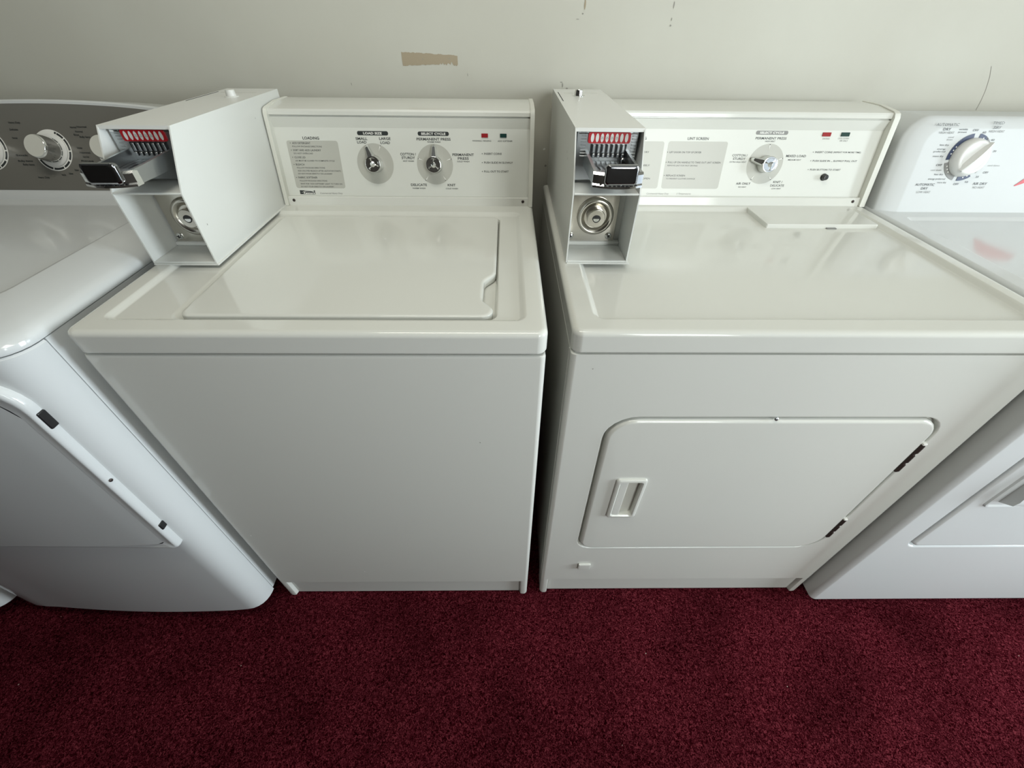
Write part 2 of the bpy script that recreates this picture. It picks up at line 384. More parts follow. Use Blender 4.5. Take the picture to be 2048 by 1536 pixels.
def knob(root, fr, cx, cy, deg, name='selector_knob'):
    """chromed knob: round hub with a faceted cap and a long tapering pointer"""
    b = MB(); o = fr @ Vector((cx, cy, 0)); ax = fr.to_3x3() @ Vector((0, 0, 1))
    b.lathe(o, ax, [(.0175, .0005), (.0175, .004), (.0165, .006), (.0158, .019), (.0162, .021), (.0158, .0225), (.0145, .023)], 'chrome', 36)
    a = math.radians(deg)
    rot = fr @ Matrix.Translation((cx, cy, 0)) @ Matrix.Rotation(a, 4, 'Z')
    # pointer wedge along +u
    base = [(.006, -.0085), (.036, -.0042), (.038, 0), (.036, .0042), (.006, .0085)]
    topp = [(.004, -.006), (.034, -.0026), (.0355, 0), (.034, .0026), (.004, .006)]
    b.loops([[rot @ Vector((x, y, .002)) for x, y in base], [rot @ Vector((x, y, .009 if x > .02 else .016)) for x, y in base],
             [rot @ Vector((x, y, .0125 if x > .02 else .0215)) for x, y in topp]], 'chrome', True, True)
    ob = b.obj(name, root, 40)
    c = MB()
    R = .0128
    tips = [rot @ Vector((R*math.cos(t), R*math.sin(t), .0232)) for t in [2*PI*i/30 for i in range(30)]]
    mid = rot @ Vector((0, 0, .0275))
    val = {0: .0232}
    # three raised ribs with dished facets between
    ring = []
    for i in range(30):
        t = 2*PI*i/30; d = min(abs((t - q + PI) % (2*PI) - PI) for q in (0, 2*PI/3, 4*PI/3))
        ring.append(rot @ Vector((R*math.cos(t), R*math.sin(t), .0232)))
    inner = []
    for i in range(30):
        t = 2*PI*i/30; d = min(abs((t - q + PI) % (2*PI) - PI) for q in (0, 2*PI/3, 4*PI/3))
        inner.append(rot @ Vector((R*.55*math.cos(t), R*.55*math.sin(t), .0232 + (.0020 if d < .12 else -.0012))))
    k = c.mi('chrome'); kd = c.mi('black')
    vr = [c.bm.verts.new(p) for p in ring]; vi = [c.bm.verts.new(p) for p in inner]; vm = c.bm.verts.new(rot @ Vector((0, 0, .0262)))
    for i in range(30):
        j = (i+1) % 30
        f = c.bm.faces.new((vr[i], vr[j], vi[j], vi[i])); f.material_index = k
        f = c.bm.faces.new((vi[i], vi[j], vm)); f.material_index = k
    c.obj('knob_cap', ob, 20)
    return ob
def lamp(root, fr, x0, x1, y0, y1, m, label):
    b = MB(); P = rrect(x0, x1, y0, y1, .0006, 2)
    b.loops([[fr @ Vector((x, y, -.0080)) for x, y in P], [fr @ Vector((x, y, -.0066)) for x, y in P]], m, True, True)
    o = b.obj('indicator_light', root); o['label'] = label; return o

def coin_box(root, x, yf, zb, yb):
    """steel coin meter case: slide mechanism above, coin vault lock below; x left, yf front foot, zb base"""
    W = .110; t = .0022; H = .203; zs = .118; ys = .043
    b = MB()
    prof = [(yf, zb+.001), (yf-.001, zb+zs), (yf+ys, zb+H), (yb, zb+H), (yb, zb+.001)]
    for a, c in ((x, x+t), (x+W-t, x+W)): b.prism_x(a, c, prof, 'boxpaint')
    b.prism_x(x+t, x+W-t, [(yf+ys-.0012, zb+H-.005), (yf+ys-.0005, zb+H), (yb, zb+H), (yb, zb+H-t), (yf+ys+.003, zb+H-t)], 'boxpaint')
    b.box(x+t, x+W-t, yf, yb, zb+.001, zb+.0045, 'boxpaint', .0008, 1)
    b.box(x+t, x+W-t, yb-t, yb, zb+.0045, zb+H-t, 'boxpaint')
    # divider shelf with a rounded lip
    b.box(x+t, x+W-t, yf-.0008, yf+.078, zb+zs-.0015, zb+zs+.0015, 'boxpaint', .001, 1)
    b.box(x+t, x+W-t, yf+.078, yf+.080, zb+.0045, zb+H-t, 'boxpaint')
    # inner step behind the lock plate
    b.box(x+t, x+W-t, yf+.066, yf+.078, zb+.0045, zb+.012, 'boxpaint', .002, 2)
    # base flange
    b.box(x+.001, x+W+.004, yf-.003, yb, zb-.001, zb+.0012, 'boxpaint', .0006, 1)
    # service slots in the lid
    b.box(x+.006, x+.0075, yb-.17, yb-.05, zb+H-.0005, zb+H+.0004, 'dark')
    b.box(x+.018, x+.092, yb-.063, yb-.0615, zb+H-.0005, zb+H+.0003, 'greyzone')
    for side, ys_, zc, rr in ((x-.0003, yf+.115, zb+.153, .0022), (x-.0003, yf+.100, zb+.146, .0022), (x+W+.0003, yf+.022, zb+.062, .0016), (x+W+.0003, yf+.30, zb+.170, .0013)):
        b.face([(side, ys_+rr*.5*math.cos(2*PI*i/8), zc+rr*math.sin(2*PI*i/8)) for i in range(8)], 'inkgrey')
    box = b.obj('coin_box', root, 25)
    box['label'] = 'white coin meter case with chrome slide and key lock'
    # --- coin mechanism
    c = MB(); my = yf+.053
    c.box(x+.006, x+W-.006, my, my+.006, zb+zs+.006, zb+H-.004, 'zinc', .0015, 2)
    for i in range(9):                              # ribbed relief both sides of the label
        z = zb+.160+i*.0042
        for a, d in ((x+.012, x+.021), (x+.094, x+.103)): c.box(a, d, my-.0012, my+.001, z, z+.002, 'zinc', .0006, 1)
    c.box(x+.008, x+W-.008, my-.0015, my+.001, zb+H-.010, zb+H-.0085, 'chrome')
    mech = c.obj('coin_mechanism', box)
    c = MB(); fr = Matrix(((1, 0, 0, x), (0, 0, -1, my), (0, 1, 0, zb), (0, 0, 0, 1)))
    lx0, lx1, lz0, lz1 = .0235, .0910, .1800, .1955
    P = rrect(lx0, lx1, lz0, lz1, .003, 4)
    c.loops([[fr @ Vector((u, v, 0)) for u, v in P], [fr @ Vector((u, v, .0022)) for u, v in P]], 'red', False, True)
    for i in range(8):
        cx = .0300+i*.00778
        c.poly(fr, [(cx+.0026*math.cos(a), .1878+.0062*math.sin(a)) for a in [2*PI*j/20 for j in range(20)]], .0024, 'white_ink')
        if 2 <= i <= 5: text(c, fr, '25', cx-.0022, cx+.0022, .1861, .0036, 'inkgrey', .0, .0027)
    c.obj('coin_label', mech, 30, label='red label plate with eight white ovals')
    c = MB()
    for i in range(8):                              # eight upright coin slots and the lugs between them
        cx = x+.0305+i*.00787
        c.box(cx-.0013, cx+.0013, my-.002, my+.002, zb+.160, zb+.1790, 'black')
        if i < 7:
            c.box(cx+.0018, cx+.0060, my-.0045, my+.001, zb+.1665, zb+.1780, 'zinc', .0008, 1)
            c.box(cx+.0018, cx+.0060, my-.0065, my+.001, zb+.160, zb+.1660, 'zinc', .0008, 1)
    c.obj('coin_slots', mech)
    # --- slide
    s = MB(); sf = yf-.050; z0 = zb+.146; z1 = zb+.166
    xa, xb_ = x+.0205, x+.0915
    for a, d, top_ in ((xa, xa+.0045, z1), (xb_-.0045, xb_, z1)):
        s.prism_x(a, d, [(sf+.002, z0), (my, z0), (my, top_+.004), (sf+.03, top_), (sf+.002, top_-.001)], 'zinc')
    s.box(xa+.0045, xb_-.0045, sf+.006, my-.001, z0+.001, z0+.008, 'zinc', .001, 1)
    for i in range(8):                              # wavy slots that hold the coins
        cx = x+.0305+i*.00787
        pts = [(cx-.001+.0010*math.sin(j*.9+1), my-.004-j*.006) for j in range(9)]
        for (a, y1), (d, y2) in zip(pts, pts[1:]):
            s.face([(a, y1, z0+.0086), (a+.0022, y1, z0+.0086), (d+.0022, y2, z0+.0086), (d, y2, z0+.0086)], 'black')
    for i in range(2): s.lathe((xb_-.010, my-.012, z0+.008), (0, 0, 1), [(.0035, 0), (.0035, .006), (.002, .008)], 'chrome', 14)
    # bowed chrome nose
    n = 14; nose = []
    cross = [(.010, z0-.001), (.010, z1-.003), (.002, z1-.001), (-.001, z1-.004), (-.001, z0+.004), (-.003, z0+.002), (-.003, z0-.001)]
    for i in range(n+1):
        u = i/n; xx = xa-.001+(xb_-xa+.002)*u; bow = -.010*(1-(2*u-1)**2)
        nose.append([(xx, sf+dy+bow, z) for dy, z in cross])
    s.loops(nose, 'chrome', True, True)
    for i in range(9): # notched lower edge
        u = .12+.09*i; xx = xa+(xb_-xa)*u; bow = -.010*(1-(2*u-1)**2)
        s.box(xx, xx+.0035, sf+bow-.0035, sf+bow, z0+.0022, z0+.0040, 'black')
    sl = s.obj('coin_slide', box, 30)
    g = MB(); P = rrect(x+.034, x+.082, z0+.004, z1+.011, .005, 4)
    gl = []
    def bow(xx): u = (xx-xa)/(xb_-xa); return -.010*(1-(2*u-1)**2)
    for dy, ins in ((.004, .0012), (.003, 0), (-.002, 0), (-.0035, .0014), (-.0035, .004)):
        Q = rrect(x+.034+ins, x+.082-ins, z0+.004+ins, z1+.011-ins, .005, 4)
        gl.append([(a, sf-.004+dy+bow(a)+.0005*((z-z0)/.034), z) for a, z in Q])
    g.loops(gl, 'chrome_refl', True, True); g.obj('slide_grip', box, 40)
    # --- vault lock
    p = MB(); ly = yf+.071
    p.box(x+.006, x+.097, ly, ly+.003, zb+.011, zb+zs-.002, 'steel', .0008, 1)
    p.obj('lock_plate', box)
    l = MB(); lc = (x+.056, ly, zb+.058)
    l.lathe(lc, (0, -1, 0), [(.0335, .0), (.0335, .003), (.0320, .0065), (.029, .0085), (.026, .0080), (.0215, .004), (.0205, .003), (.0200, .003)], 'steel', 48)
    ll = l.obj('lock_collar', box, 50)
    l = MB()
    l.lathe(lc, (0, -1, 0), [(.0165, .002), (.0165, .013), (.0158, .0145), (.0150, .015)], 'steel', 40)
    k = .0153
    f2 = Matrix(((1, 0, 0, lc[0]), (0, 0, -1, lc[1]), (0, 1, 0, lc[2]), (0, 0, 0, 1)))
    l.poly(f2, [(.0078*math.cos(a)*(1 if math.sin(a) > -.2 else .9), .0068*math.sin(a)) for a in [2*PI*j/24 for j in range(24)]], k, 'black')
    l.poly(f2, [(-.0055, -.0016), (-.0055, .0004), (.0052, .0004), (.004, -.0036), (.000, -.0050), (-.0035, -.0042)], k+.0003, 'chrome')
    l.obj('key_lock', box, 40, label='round chrome key lock with dark D shaped keyhole')
    for dx, dz in ((.014, .021), (.086, .021), (.014, .100), (.086, .100)):
        screw(box, (x+dx, ly, zb+dz), (0, -1, 0), .0062)
    return box
def lid_bolt(box, o, m):
    b = MB(); b.lathe(o, (0, 0, 1), [(.013, 0), (.013, .001), (.0095, .0015), (.0085, .010), (.0075, .0115), (.006, .012)], m, 28)
    b.obj('lid_bolt', box)

# ================================================================== coin-operated washer
WX0, WX1 = -.679, 0.0
wa = empty('washing_machine', (-.34, .33, 0), 'white coin-operated top-load washer with two dials, between the grey-console machine and the coin dryer', 'washing machine')
cabinet_body(wa, WX0, WX1, 0, .66, .088, .8735, chips=((-.649, .345, .0022, 'white_ink'), (-.431, .153, .0016, 'white_ink'), (-.106, .677, .0016, 'scuff')))
deck(wa, WX0-.001, WX1+.001, -.001, .665, .8745, .914, (-.648, -.030, .032, .470, (.016, .016, .016, .016), .006),
     (-.562, -.0715, .0405, .4535, .018, .012))
# lid with its finger notch on the right edge
lx0, lx1, ly0, ly1 = -.5475, -.0775, .0475, .4475
def arc(cx, cy, r, a0, a1, n=6): return [(cx+r*math.cos(math.radians(a0+(a1-a0)*i/n)), cy+r*math.sin(math.radians(a0+(a1-a0)*i/n))) for i in range(n+1)]
LP = arc(lx0+.014, ly0+.014, .014, 180, 270) + arc(lx1-.020, ly0+.018, .018, 270, 380, 7) + \
     [(lx1-.0185, .093), (lx1-.0195, .104), (lx1-.0195, .152), (lx1-.017, .160), (lx1-.004, .178), (lx1, .188)] + arc(lx1-.012, ly1-.012, .012, 0, 90) + arc(lx0+.012, ly1-.012, .012, 90, 180)
cxl, cyl = (lx0+lx1)/2, (ly0+ly1)/2
def lin(d, z):
    out = []
    n = len(LP)
    for i in range(n):
        a = Vector(LP[i-1]); p = Vector(LP[i]); c = Vector(LP[(i+1) % n])
        e = (c-a); e.normalize(); nn = Vector((-e.y, e.x)); q = p+nn*d
        out.append((q.x, q.y, z))
    return out
b = MB(); b.loops([lin(.002, .8965), lin(0, .898), lin(0, .9085), lin(.0008, .9102), lin(.0028, .9113), lin(.006, .9117)], 'enamel', True, True)
b.obj('lid', wa, 40)
fr = console(wa, -.5655, -.0005, .508, .914, .22, -.5575, -.0095)
# control panel face with everything printed on it
p = MB()
po = -.0085
P = [(-.5575, .0187), (-.0095, .0187), (-.0095, .1524), (-.5575, .1524)]
F = fr @ Matrix.Translation((0, 0, -.0083))
p.loops([[F @ Vector((x, y, -.0015)) for x, y in P], [F @ Vector((x, y, 0)) for x, y in P]], 'panel', True, True)
p.poly(F, rrect(-.5375, -.4265, .0345, .1280, .005, 5)[0:], .00015, 'greyzone')
def T(*a, **k): text(p, F, *a, **k)
T('LOADING', -.5005, -.4650, .1302, .0052, bold=.02)
for s, x0, x1, y, h in (('ADD DETERGENT', -.5255, -.4860, .1215, .0036), ('SORT AND ADD LAUNDRY', -.5265, -.4660, .1080, .0036), ('CLOSE LID', -.5270, -.5030, .0943, .0036),
        ('BLEACH', -.5275, -.5085, .0803, .0036), ('FABRIC SOFTENER', -.5285, -.4855, .0545, .0036)):
    T(s, x0, x1, y, h, bold=.01); dot(p, F, x0-.0037, y+.0018, .0008)
for s, x1, y in (('FOLLOW PACKAGE DIRECTIONS', -.4625, .1155), ('DO NOT OVERLOAD', -.4850, .1022), ('LID MUST BE CLOSED TO COMPLETE CYCLE', -.4405, .0881), ('FOLLOW PACKAGE DIRECTIONS', -.4645, .0742),
        ('ADD DILUTED BLEACH AFTER AGITATOR STARTS.', -.4300, .0682), ('DO NOT POUR DIRECTLY ON LAUNDRY', -.4505, .0624), ('FOLLOW PACKAGE DIRECTIONS', -.4650, .0482),
        ('WAIT FOR "ADD SOFTENER" LIGHT TO TURN ON', -.4325, .0420), ('DO NOT POUR DIRECTLY ON LAUNDRY', -.4520, .0363)):
    T(s, -.5265, x1, y, .0029, bold=.004)
# maker's mark: dark block with a swoosh and white lettering
p.poly(F, [(-.5320, .0218), (-.4975, .0218), (-.4975, .0302), (-.4990, .0302), (-.5000, .0285), (-.5130, .0295), (-.5320, .0302)], .0003, 'ink')
p.poly(F, [(-.5290, .0250), (-.5200, .0278), (-.5060, .0284), (-.4995, .0262), (-.4995, .0272), (-.5050, .0291), (-.5200, .0288)], .0005, 'white_ink')
T('Kenmore', -.5240, -.4985, .0225, .0040, 'white_ink', bold=.03, off=.0006, shear=.2)
T('Commercial Heavy Duty', -.4865, -.4350, .0224, .0036, 'inkgrey', bold=0, shear=.25)
def header(s, x0, x1, y0, y1, tx0, tx1, m='inkgrey'):
    p.poly(F, rrect(x0, x1, y0, y1, (y1-y0)*.45, 5), .0002, m)
    T(s, tx0, tx1, y0+.0019, y1-y0-.0038, 'white_ink', bold=.03, off=.0005)
header('LOAD SIZE', -.3815, -.3150, .1388, .1467, -.3685, -.3285, 'ink')
for s, x0, x1, y in (('SMALL', -.3865, -.3612, .1302), ('LOAD', -.3842, -.3640, .1236), ('LARGE', -.3355, -.3110, .1306), ('LOAD', -.3338, -.3132, .1230)): T(s, x0, x1, y, .0048, bold=.018)
p.poly(F, circ(-.3510, .0842, .0400), .0001, 'greyzone')
dot(p, F, -.3640, .1188); dot(p, F, -.3352, .1190); tick(p, F, -.3510, .0842, 66, .027, .0385); tick(p, F, -.3510, .0842, 110, .027, .0385)
header('SELECT CYCLE', -.2513, -.1842, .1388, .1467, -.2440, -.1915, 'ink')
for s, x0, x1, y in (('PERMANENT PRESS', -.2548, -.1810, .1303), ('COTTON /', -.2938, -.2595, .1014), ('STURDY', -.2915, -.2618, .0945), ('PERMANENT', -.1788, -.1318, .1012), ('PRESS', -.1675, -.1433, .0940), ('DELICATE', -.2770, -.2408, .0406), ('KNIT', -.1936, -.1758, .0406)): T(s, x0, x1, y, .0048, bold=.018)
for s, x0, x1, y in (('WARM WASH', -.2325, -.2033, .1260), ('HOT WASH', -.2890, -.2651, .0890), ('COLD WASH', -.1697, -.1422, .0890), ('WARM WASH', -.2744, -.2447, .0345), ('COLD WASH', -.1985, -.1708, .0343)): T(s, x0, x1, y, .0028, bold=.012)
p.poly(F, circ(-.2190, .0838, .0400), .0001, 'greyzone')
for d, (x, y) in ((90, (-.2182, .1214)), (162, (-.2546, .0954)), (18, (-.1827, .0949)), (234, (-.2421, .0526)), (306, (-.1977, .0529))):
    dot(p, F, x, y); tick(p, F, -.2190, .0838, d, .027, .0375)
T('WASHING / RINSING', -.1342, -.0930, .1289, .0028, bold=.006); T('ADD SOFTENER', -.0788, -.0466, .1289, .0028, bold=.006)
for s, x0, x1, y in (('INSERT COINS', -.1090, -.0703, .1040), ('PUSH SLIDE IN SLOWLY', -.1095, -.0456, .0868), ('PULL OUT TO START', -.1098, -.0548, .0692)):
    T(s, x0, x1, y, .0038, bold=.01); dot(p, F, x0-.0042, y+.0019, .0009)
p.obj('control_panel', wa, 0)
knob(wa, F, -.3510, .0842, 110); knob(wa, F, -.2190, .0838, 88)
lamp(wa, fr, -.1139, -.0998, .1364, .1440, 'redlens', 'red indicator light'); lamp(wa, fr, -.0737, -.0595, .1366, .1440, 'greenlens', 'dark green indicator light')
for x in (-.546, -.022): screw(wa, fr @ Vector((x, .010, 0)), fr.to_3x3() @ Vector((0, 0, 1)), .0032, 'brown')
cb = coin_box(wa, -.6785, .2075, .914, .645); lid_bolt(cb, (-.612, .53, 1.117), 'boxpaint')

# ================================================================== coin-operated dryer
DX0, DX1, DF = .037, .7845, .004
dr = empty('clothes_dryer', (.41, .34, 0), 'white coin-operated dryer with one dial and a flush front door, right of the coin washer', 'clothes dryer')
DD = (.1185, .7035, .2755, .7320, (.030, .055, .042, .050))
cabinet_body(dr, DX0, DX1, DF, .67, .090, .8735, DD, chips=((.073, .846, .0014, 'scuff'),))
deck(dr, DX0-.001, DX1+.001, DF-.001, .675, .8745, .914, (.072, .757, .038, .512, (.018, .018, .010, .010), .0085))
# door
b = MB()
def dl(g, y): return [(x, y, z) for x, z in rrect(DD[0]+g, DD[1]-g, DD[2]+g, DD[3]-g, tuple(q-g for q in DD[4]), 6)]
hx0, hx1, hz0, hz1 = .160, .222, .425, .565
A = [dl(.001, DF+.0115), dl(0, DF+.006), dl(.001, DF+.001), dl(.0035, DF-.0018), dl(.0075, DF-.003)]
def hl(g, y): return [(x, y, z) for x, z in rrect(hx0+g, hx1-g, hz0+g, hz1-g, .006, 6)]
A += [hl(.001, DF-.003), hl(.002, DF+.014)]
b.loops(A, 'enamel', True, True)
door = b.obj('door', dr, 40)
h = MB()
h.loops([hl(0, DF-.0030), hl(.0006, DF-.0068), hl(.003, DF-.0085), hl(.007, DF-.0085), hl(.0095, DF-.0060), hl(.0100, DF+.0120)], 'enamel', False, True)
h.box(hx0+.009, hx0+.025, DF-.0062, DF-.001, hz0+.010, hz1-.010, 'enamel', .0015, 2)
h.loops([[(x, DF-.0045, z) for x, z in ((hx0+.0235, hz0+.010), (hx0+.0265, hz0+.010), (hx0+.0265, hz1-.010), (hx0+.0235, hz1-.010))],
         [(x, DF+.0110, z) for x, z in ((hx0+.0235, hz0+.010), (hx0+.0340, hz0+.022), (hx0+.0340, hz1-.022), (hx0+.0235, hz1-.010))]], 'plastic', True, True)
h.box(hx0+.024, hx1-.010, DF+.004, DF+.0115, hz0+.010, hz1-.010, 'plastic')
h.obj('door_handle', door)
for z0, z1 in ((.585, .668), (.325, .405)):         # door hinges
    q = MB(); x = DD[1]+.0022
    q.box(x-.003, x+.0028, DF-.0035, DF+.004, z0, z1, 'brown', .001, 1)
    for i in range(3):
        zz = z0+(z1-z0)*(i+.08)/3; q.box(x-.0005, x+.0045, DF-.0045, DF+.003, zz, zz+(z1-z0)*.27, 'brown', .0015, 2)
    q.box(x-.004, x+.004, DF-.005, DF+.004, z1-.001, z1+.004, 'white_ink', .0015, 2)
    q.obj('hinge', dr)
screw(dr, (.403, DF-.002, .7365), (0, -1, .4), .0035, 'zinc', cross=True)
q = MB(); q.box(.128, .160, DF-.006, DF+.001, .160, .188, 'enamel', .003, 2); q.obj('door_bumper', dr)
# lint door on the top
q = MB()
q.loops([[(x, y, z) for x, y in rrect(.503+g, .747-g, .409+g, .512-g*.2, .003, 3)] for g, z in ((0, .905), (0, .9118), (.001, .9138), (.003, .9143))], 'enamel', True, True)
q.loops([[(x, y, z) for x, y in rrect(.634+g, .656-g, .4035+g, .412, .002, 3)] for g, z in ((0, .9056), (.0, .9068), (.001, .9074))], 'inkgrey', True, True)  # grey tab at the notch, with its small shadow put into the colour
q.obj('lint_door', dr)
fr = console(dr, .1550, .7845, .524, .914, .22, .163, .7725)
F = fr @ Matrix.Translation((0, 0, -.0083))
p = MB()
P = [(.163, .0187), (.7725, .0187), (.7725, .1524), (.163, .1524)]
p.loops([[F @ Vector((x, y, -.0015)) for x, y in P], [F @ Vector((x, y, 0)) for x, y in P]], 'panel', True, True)
p.poly(F, rrect(.169, .2915, .0343, .1290, .005, 5), .00015, 'greyzone'); p.poly(F, rrect(.3005, .4335, .0343, .1295, .005, 5), .00015, 'greyzone')
T('LOADING', .210, .2500, .1322, .0050, bold=.012); T('LINT SCREEN', .3415, .3880, .1325, .0050, bold=.012)
for s, x0, x1, y in (('ADD LAUNDRY', .2180, .2600, .1064), ('SPIN MUST TURN FREELY', .1900, .2660, .0802), ('CLOSE DOOR, NOT OPEN', .1900, .2710, .0532),
                     ('LIFT DOOR ON TOP OF DRYER', .3062, .3780, .1066), ('PULL UP ON HANDLE TO TAKE OUT LINT SCREEN', .3065, .4262, .0866), ('REPLACE SCREEN', .3072, .3510, .0598)):
    T(s, x0, x1, y, .0035, bold=.006); dot(p, F, x0-.0042, y+.0018, .0008)
T('REMOVE LINT FOR FAST DRYING', .3065, .3752, .0805, .0027, bold=0); T('TO PREVENT CLOTHES DAMAGE', .3080, .3756, .0537, .0027, bold=0)
T('Commercial Heavy Duty', .2686, .3210, .0217, .0034, 'inkgrey', bold=0, shear=.25); T('5 Temperatures', .3390, .3730, .0220, .0034, 'inkgrey', bold=0, shear=.25)
header('SELECT CYCLE', .4900, .5615, .1434, .1510, .4985, .5525)
for s, x0, x1, y in (('PERMANENT PRESS', .4925, .5612, .1344), ('COTTON /', .4495, .4838, .1009), ('STURDY', .4527, .4813, .0942), ('MIXED LOAD', .5720, .6172, .1005), ('AIR ONLY', .4738, .5072, .0437), ('KNIT /', .5600, .5812, .0475), ('DELICATE', .5552, .5874, .0401)): T(s, x0, x1, y, .0046, 'ink', bold=.008)
for s, x0, x1, y in (('HIGH HEAT', .5152, .5380, .1296), ('EXTRA HIGH HEAT', .4472, .4848, .0886), ('MEDIUM HEAT', .5790, .6085, .0937), ('NO HEAT', .4808, .4993, .0373), ('LOW HEAT', .5597, .5818, .0345)): T(s, x0, x1, y, .0027, bold=.004)
p.poly(F, circ(.5285, .0860, .0405), .0001, 'greyzone')
for d in (90, 162, 18, 234, 306):
    a = math.radians(d); dot(p, F, .5285+.0385*math.cos(a), .0860+.0385*math.sin(a)); tick(p, F, .5285, .0860, d, .028, .0375)
T('DRYING', .6420, .6576, .1353, .0030, 'inkgrey', bold=.0); T('COOL DOWN -', .6760, .7028, .1360, .0030, 'inkgrey', bold=0); T('AIR ONLY', .6815, .7000, .1316, .0030, 'inkgrey', bold=0)
for s, x0, x1, y, h_ in (('INSERT COINS', .6352, .6745, .1089, .0037), ('(REPEAT FOR MORE TIME)', .6768, .7390, .1093, .0030), ('PUSH SLIDE IN ... SLOWLY PULL OUT', .6358, .7375, .0917, .0037), ('PUSH BUTTON TO START', .6363, .7066, .0739, .0037)):
    T(s, x0, x1, y, h_, bold=.004)
    if x0 < .65: dot(p, F, x0-.0045, y+.0019, .0008)
p.obj('control_panel', dr, 0)
knob(dr, F, .5285, .0860, 164)
lamp(dr, fr, .6385, .6570, .1411, .1487, 'redlens', 'red indicator light'); lamp(dr, fr, .6800, .6985, .1414, .1490, 'greenlens', 'dark green indicator light')
q = MB(); o = F @ Vector((.6735, .0605, 0)); ax = F.to_3x3() @ Vector((0, 0, 1))
q.lathe(o, ax, [(.0075, 0), (.0075, .0015), (.0062, .0025), (.0058, .009), (.0050, .0105), (.003, .011)], 'black', 24); q.obj('start_button', dr, label='round black push button')
for x in (.176, .757): screw(dr, fr @ Vector((x, .010, 0)), fr.to_3x3() @ Vector((0, 0, 1)), .0032, 'brown')
cb = coin_box(dr, .0475, .2195, .914, .685); lid_bolt(cb, (.094, .585, 1.117), 'chrome')

# ================================================================== left machine with grey console
def bowed(dx=0, cut=None):
    """front panel plan of the bow-fronted machines, right corner to left corner"""
    R_ = [(-.7050, -.010), (-.7068, -.021), (-.7112, -.0315), (-.7178, -.0405), (-.7265, -.0475), (-.7370, -.0522), (-.7520, -.0550), (-.79, -.0580)]
    C_ = [(-.79-.50*i/14, -.0580-.006*math.sin(PI*i/14)+.014*(i/14)**1.6) for i in range(1, 14)]
    L_ = [(-1.29, -.0455), (-1.32, -.0425), (-1.342, -.037), (-1.356, -.029), (-1.366, -.018), (-1.3705, -.004)]
    return [(x+dx, y) for x, y in R_+C_+L_]
def bow_shell(root, dx, zb, zt, m='enamel_cool'):
    b = MB(); P = bowed(dx); back = -.002
    P2 = P + [(P[-1][0], back), (P[0][0], back)]
    cx = sum(q[0] for q in P2)/len(P2); cy = back
    def sc(k, z, d=0): return [(cx+(x-cx)*(1-d/.33), cy+(y-cy)*(1-d/.06) if y < cy else cy, z) for x, y in P2]
    b.loops([sc(1, zb+.0005, .004), sc(1, zb, .002), sc(1, zb+.003), sc(1, zt-.003), sc(1, zt, .002)], m, True, True)
    return b.obj('front_panel', root, 30)
def bow_cabinet(root, dx, zb, zt, m='enamel_cool'):
    b = MB(); x1, x0 = -.7065+dx, -1.369+dx
    b.box(x0, x1, .0005, .66, zb+.004, zt, m, .002, 2)
    for x in (x0+.04, x1-.04):
        for y in (.09, .60): b.lathe((x, y, 0), (0, 0, 1), [(.022, 0), (.022, .012), (.012, .014), (.012, zb+.005)], 'black', 16, cap0=True)
    return b.obj('cabinet', root)
def bow_top(root, dx, z0, m='enamel_cool', yb=.665):
    b = MB(); P = bowed(dx); P2 = P + [(P[-1][0], yb), (P[0][0], yb)]
    n = len(P)
    x1, x0 = P[0][0], P[-1][0]
    def ring(d, z):
        out = []
        for i, (x, y) in enumerate(P2):
            fx = 1-2*d/(x1-x0); cx = (x0+x1)/2
            if i < n: out.append((cx+(x-cx)*fx, y+d, z))
            else: out.append((cx+(x-cx)*fx, yb-min(d, .01), z))
        return out
    b.loops([ring(.004, z0), ring(.0005, z0+.0005), ring(0, z0+.004), ring(.0012, z0+.010), ring(.006, z0+.0155), ring(.016, z0+.0205), ring(.036, z0+.0260), ring(.066, z0+.0305), ring(.088, z0+.0325), ring(.093, z0+.0322), ring(.099, z0+.0290), ring(.104, z0+.0280)], m, True, True)
    return b.obj('top_deck', root, 30)
gm = empty('front_load_machine', (-1.038, .33, 0), 'white bow-fronted machine with a grey console and chrome knobs, left of the coin washer', 'laundry machine')
bow_cabinet(gm, 0, .052, .904); bow_shell(gm, 0, .050, .9035); bow_top(gm, 0, .905)
# bowed front door with rounded edge
def yfront(x):
    P = sorted(bowed(0))
    for (a, ya), (c, yc) in zip(P, P[1:]):
        if a <= x <= c: return ya+(yc-ya)*(x-a)/(c-a)
    return 0
b = MB()
def gd(g, off):
    pts = []
    for x, z in rrect(-1.325+g, -.7345-g, .418+g, .882-g, (.045, .008, .060, .060), 8): pts.append((x, yfront(x)-off, z))
    return pts
def dense(lp, n=1): return lp
A = [gd(.0015, -.004), gd(0, .001), gd(0, .008), gd(.0012, .0115), gd(.0038, .0135), gd(.007, .0133), gd(.011, .0115), gd(.020, .0105)]
b.loops(A, 'enamel_cool', True, False)
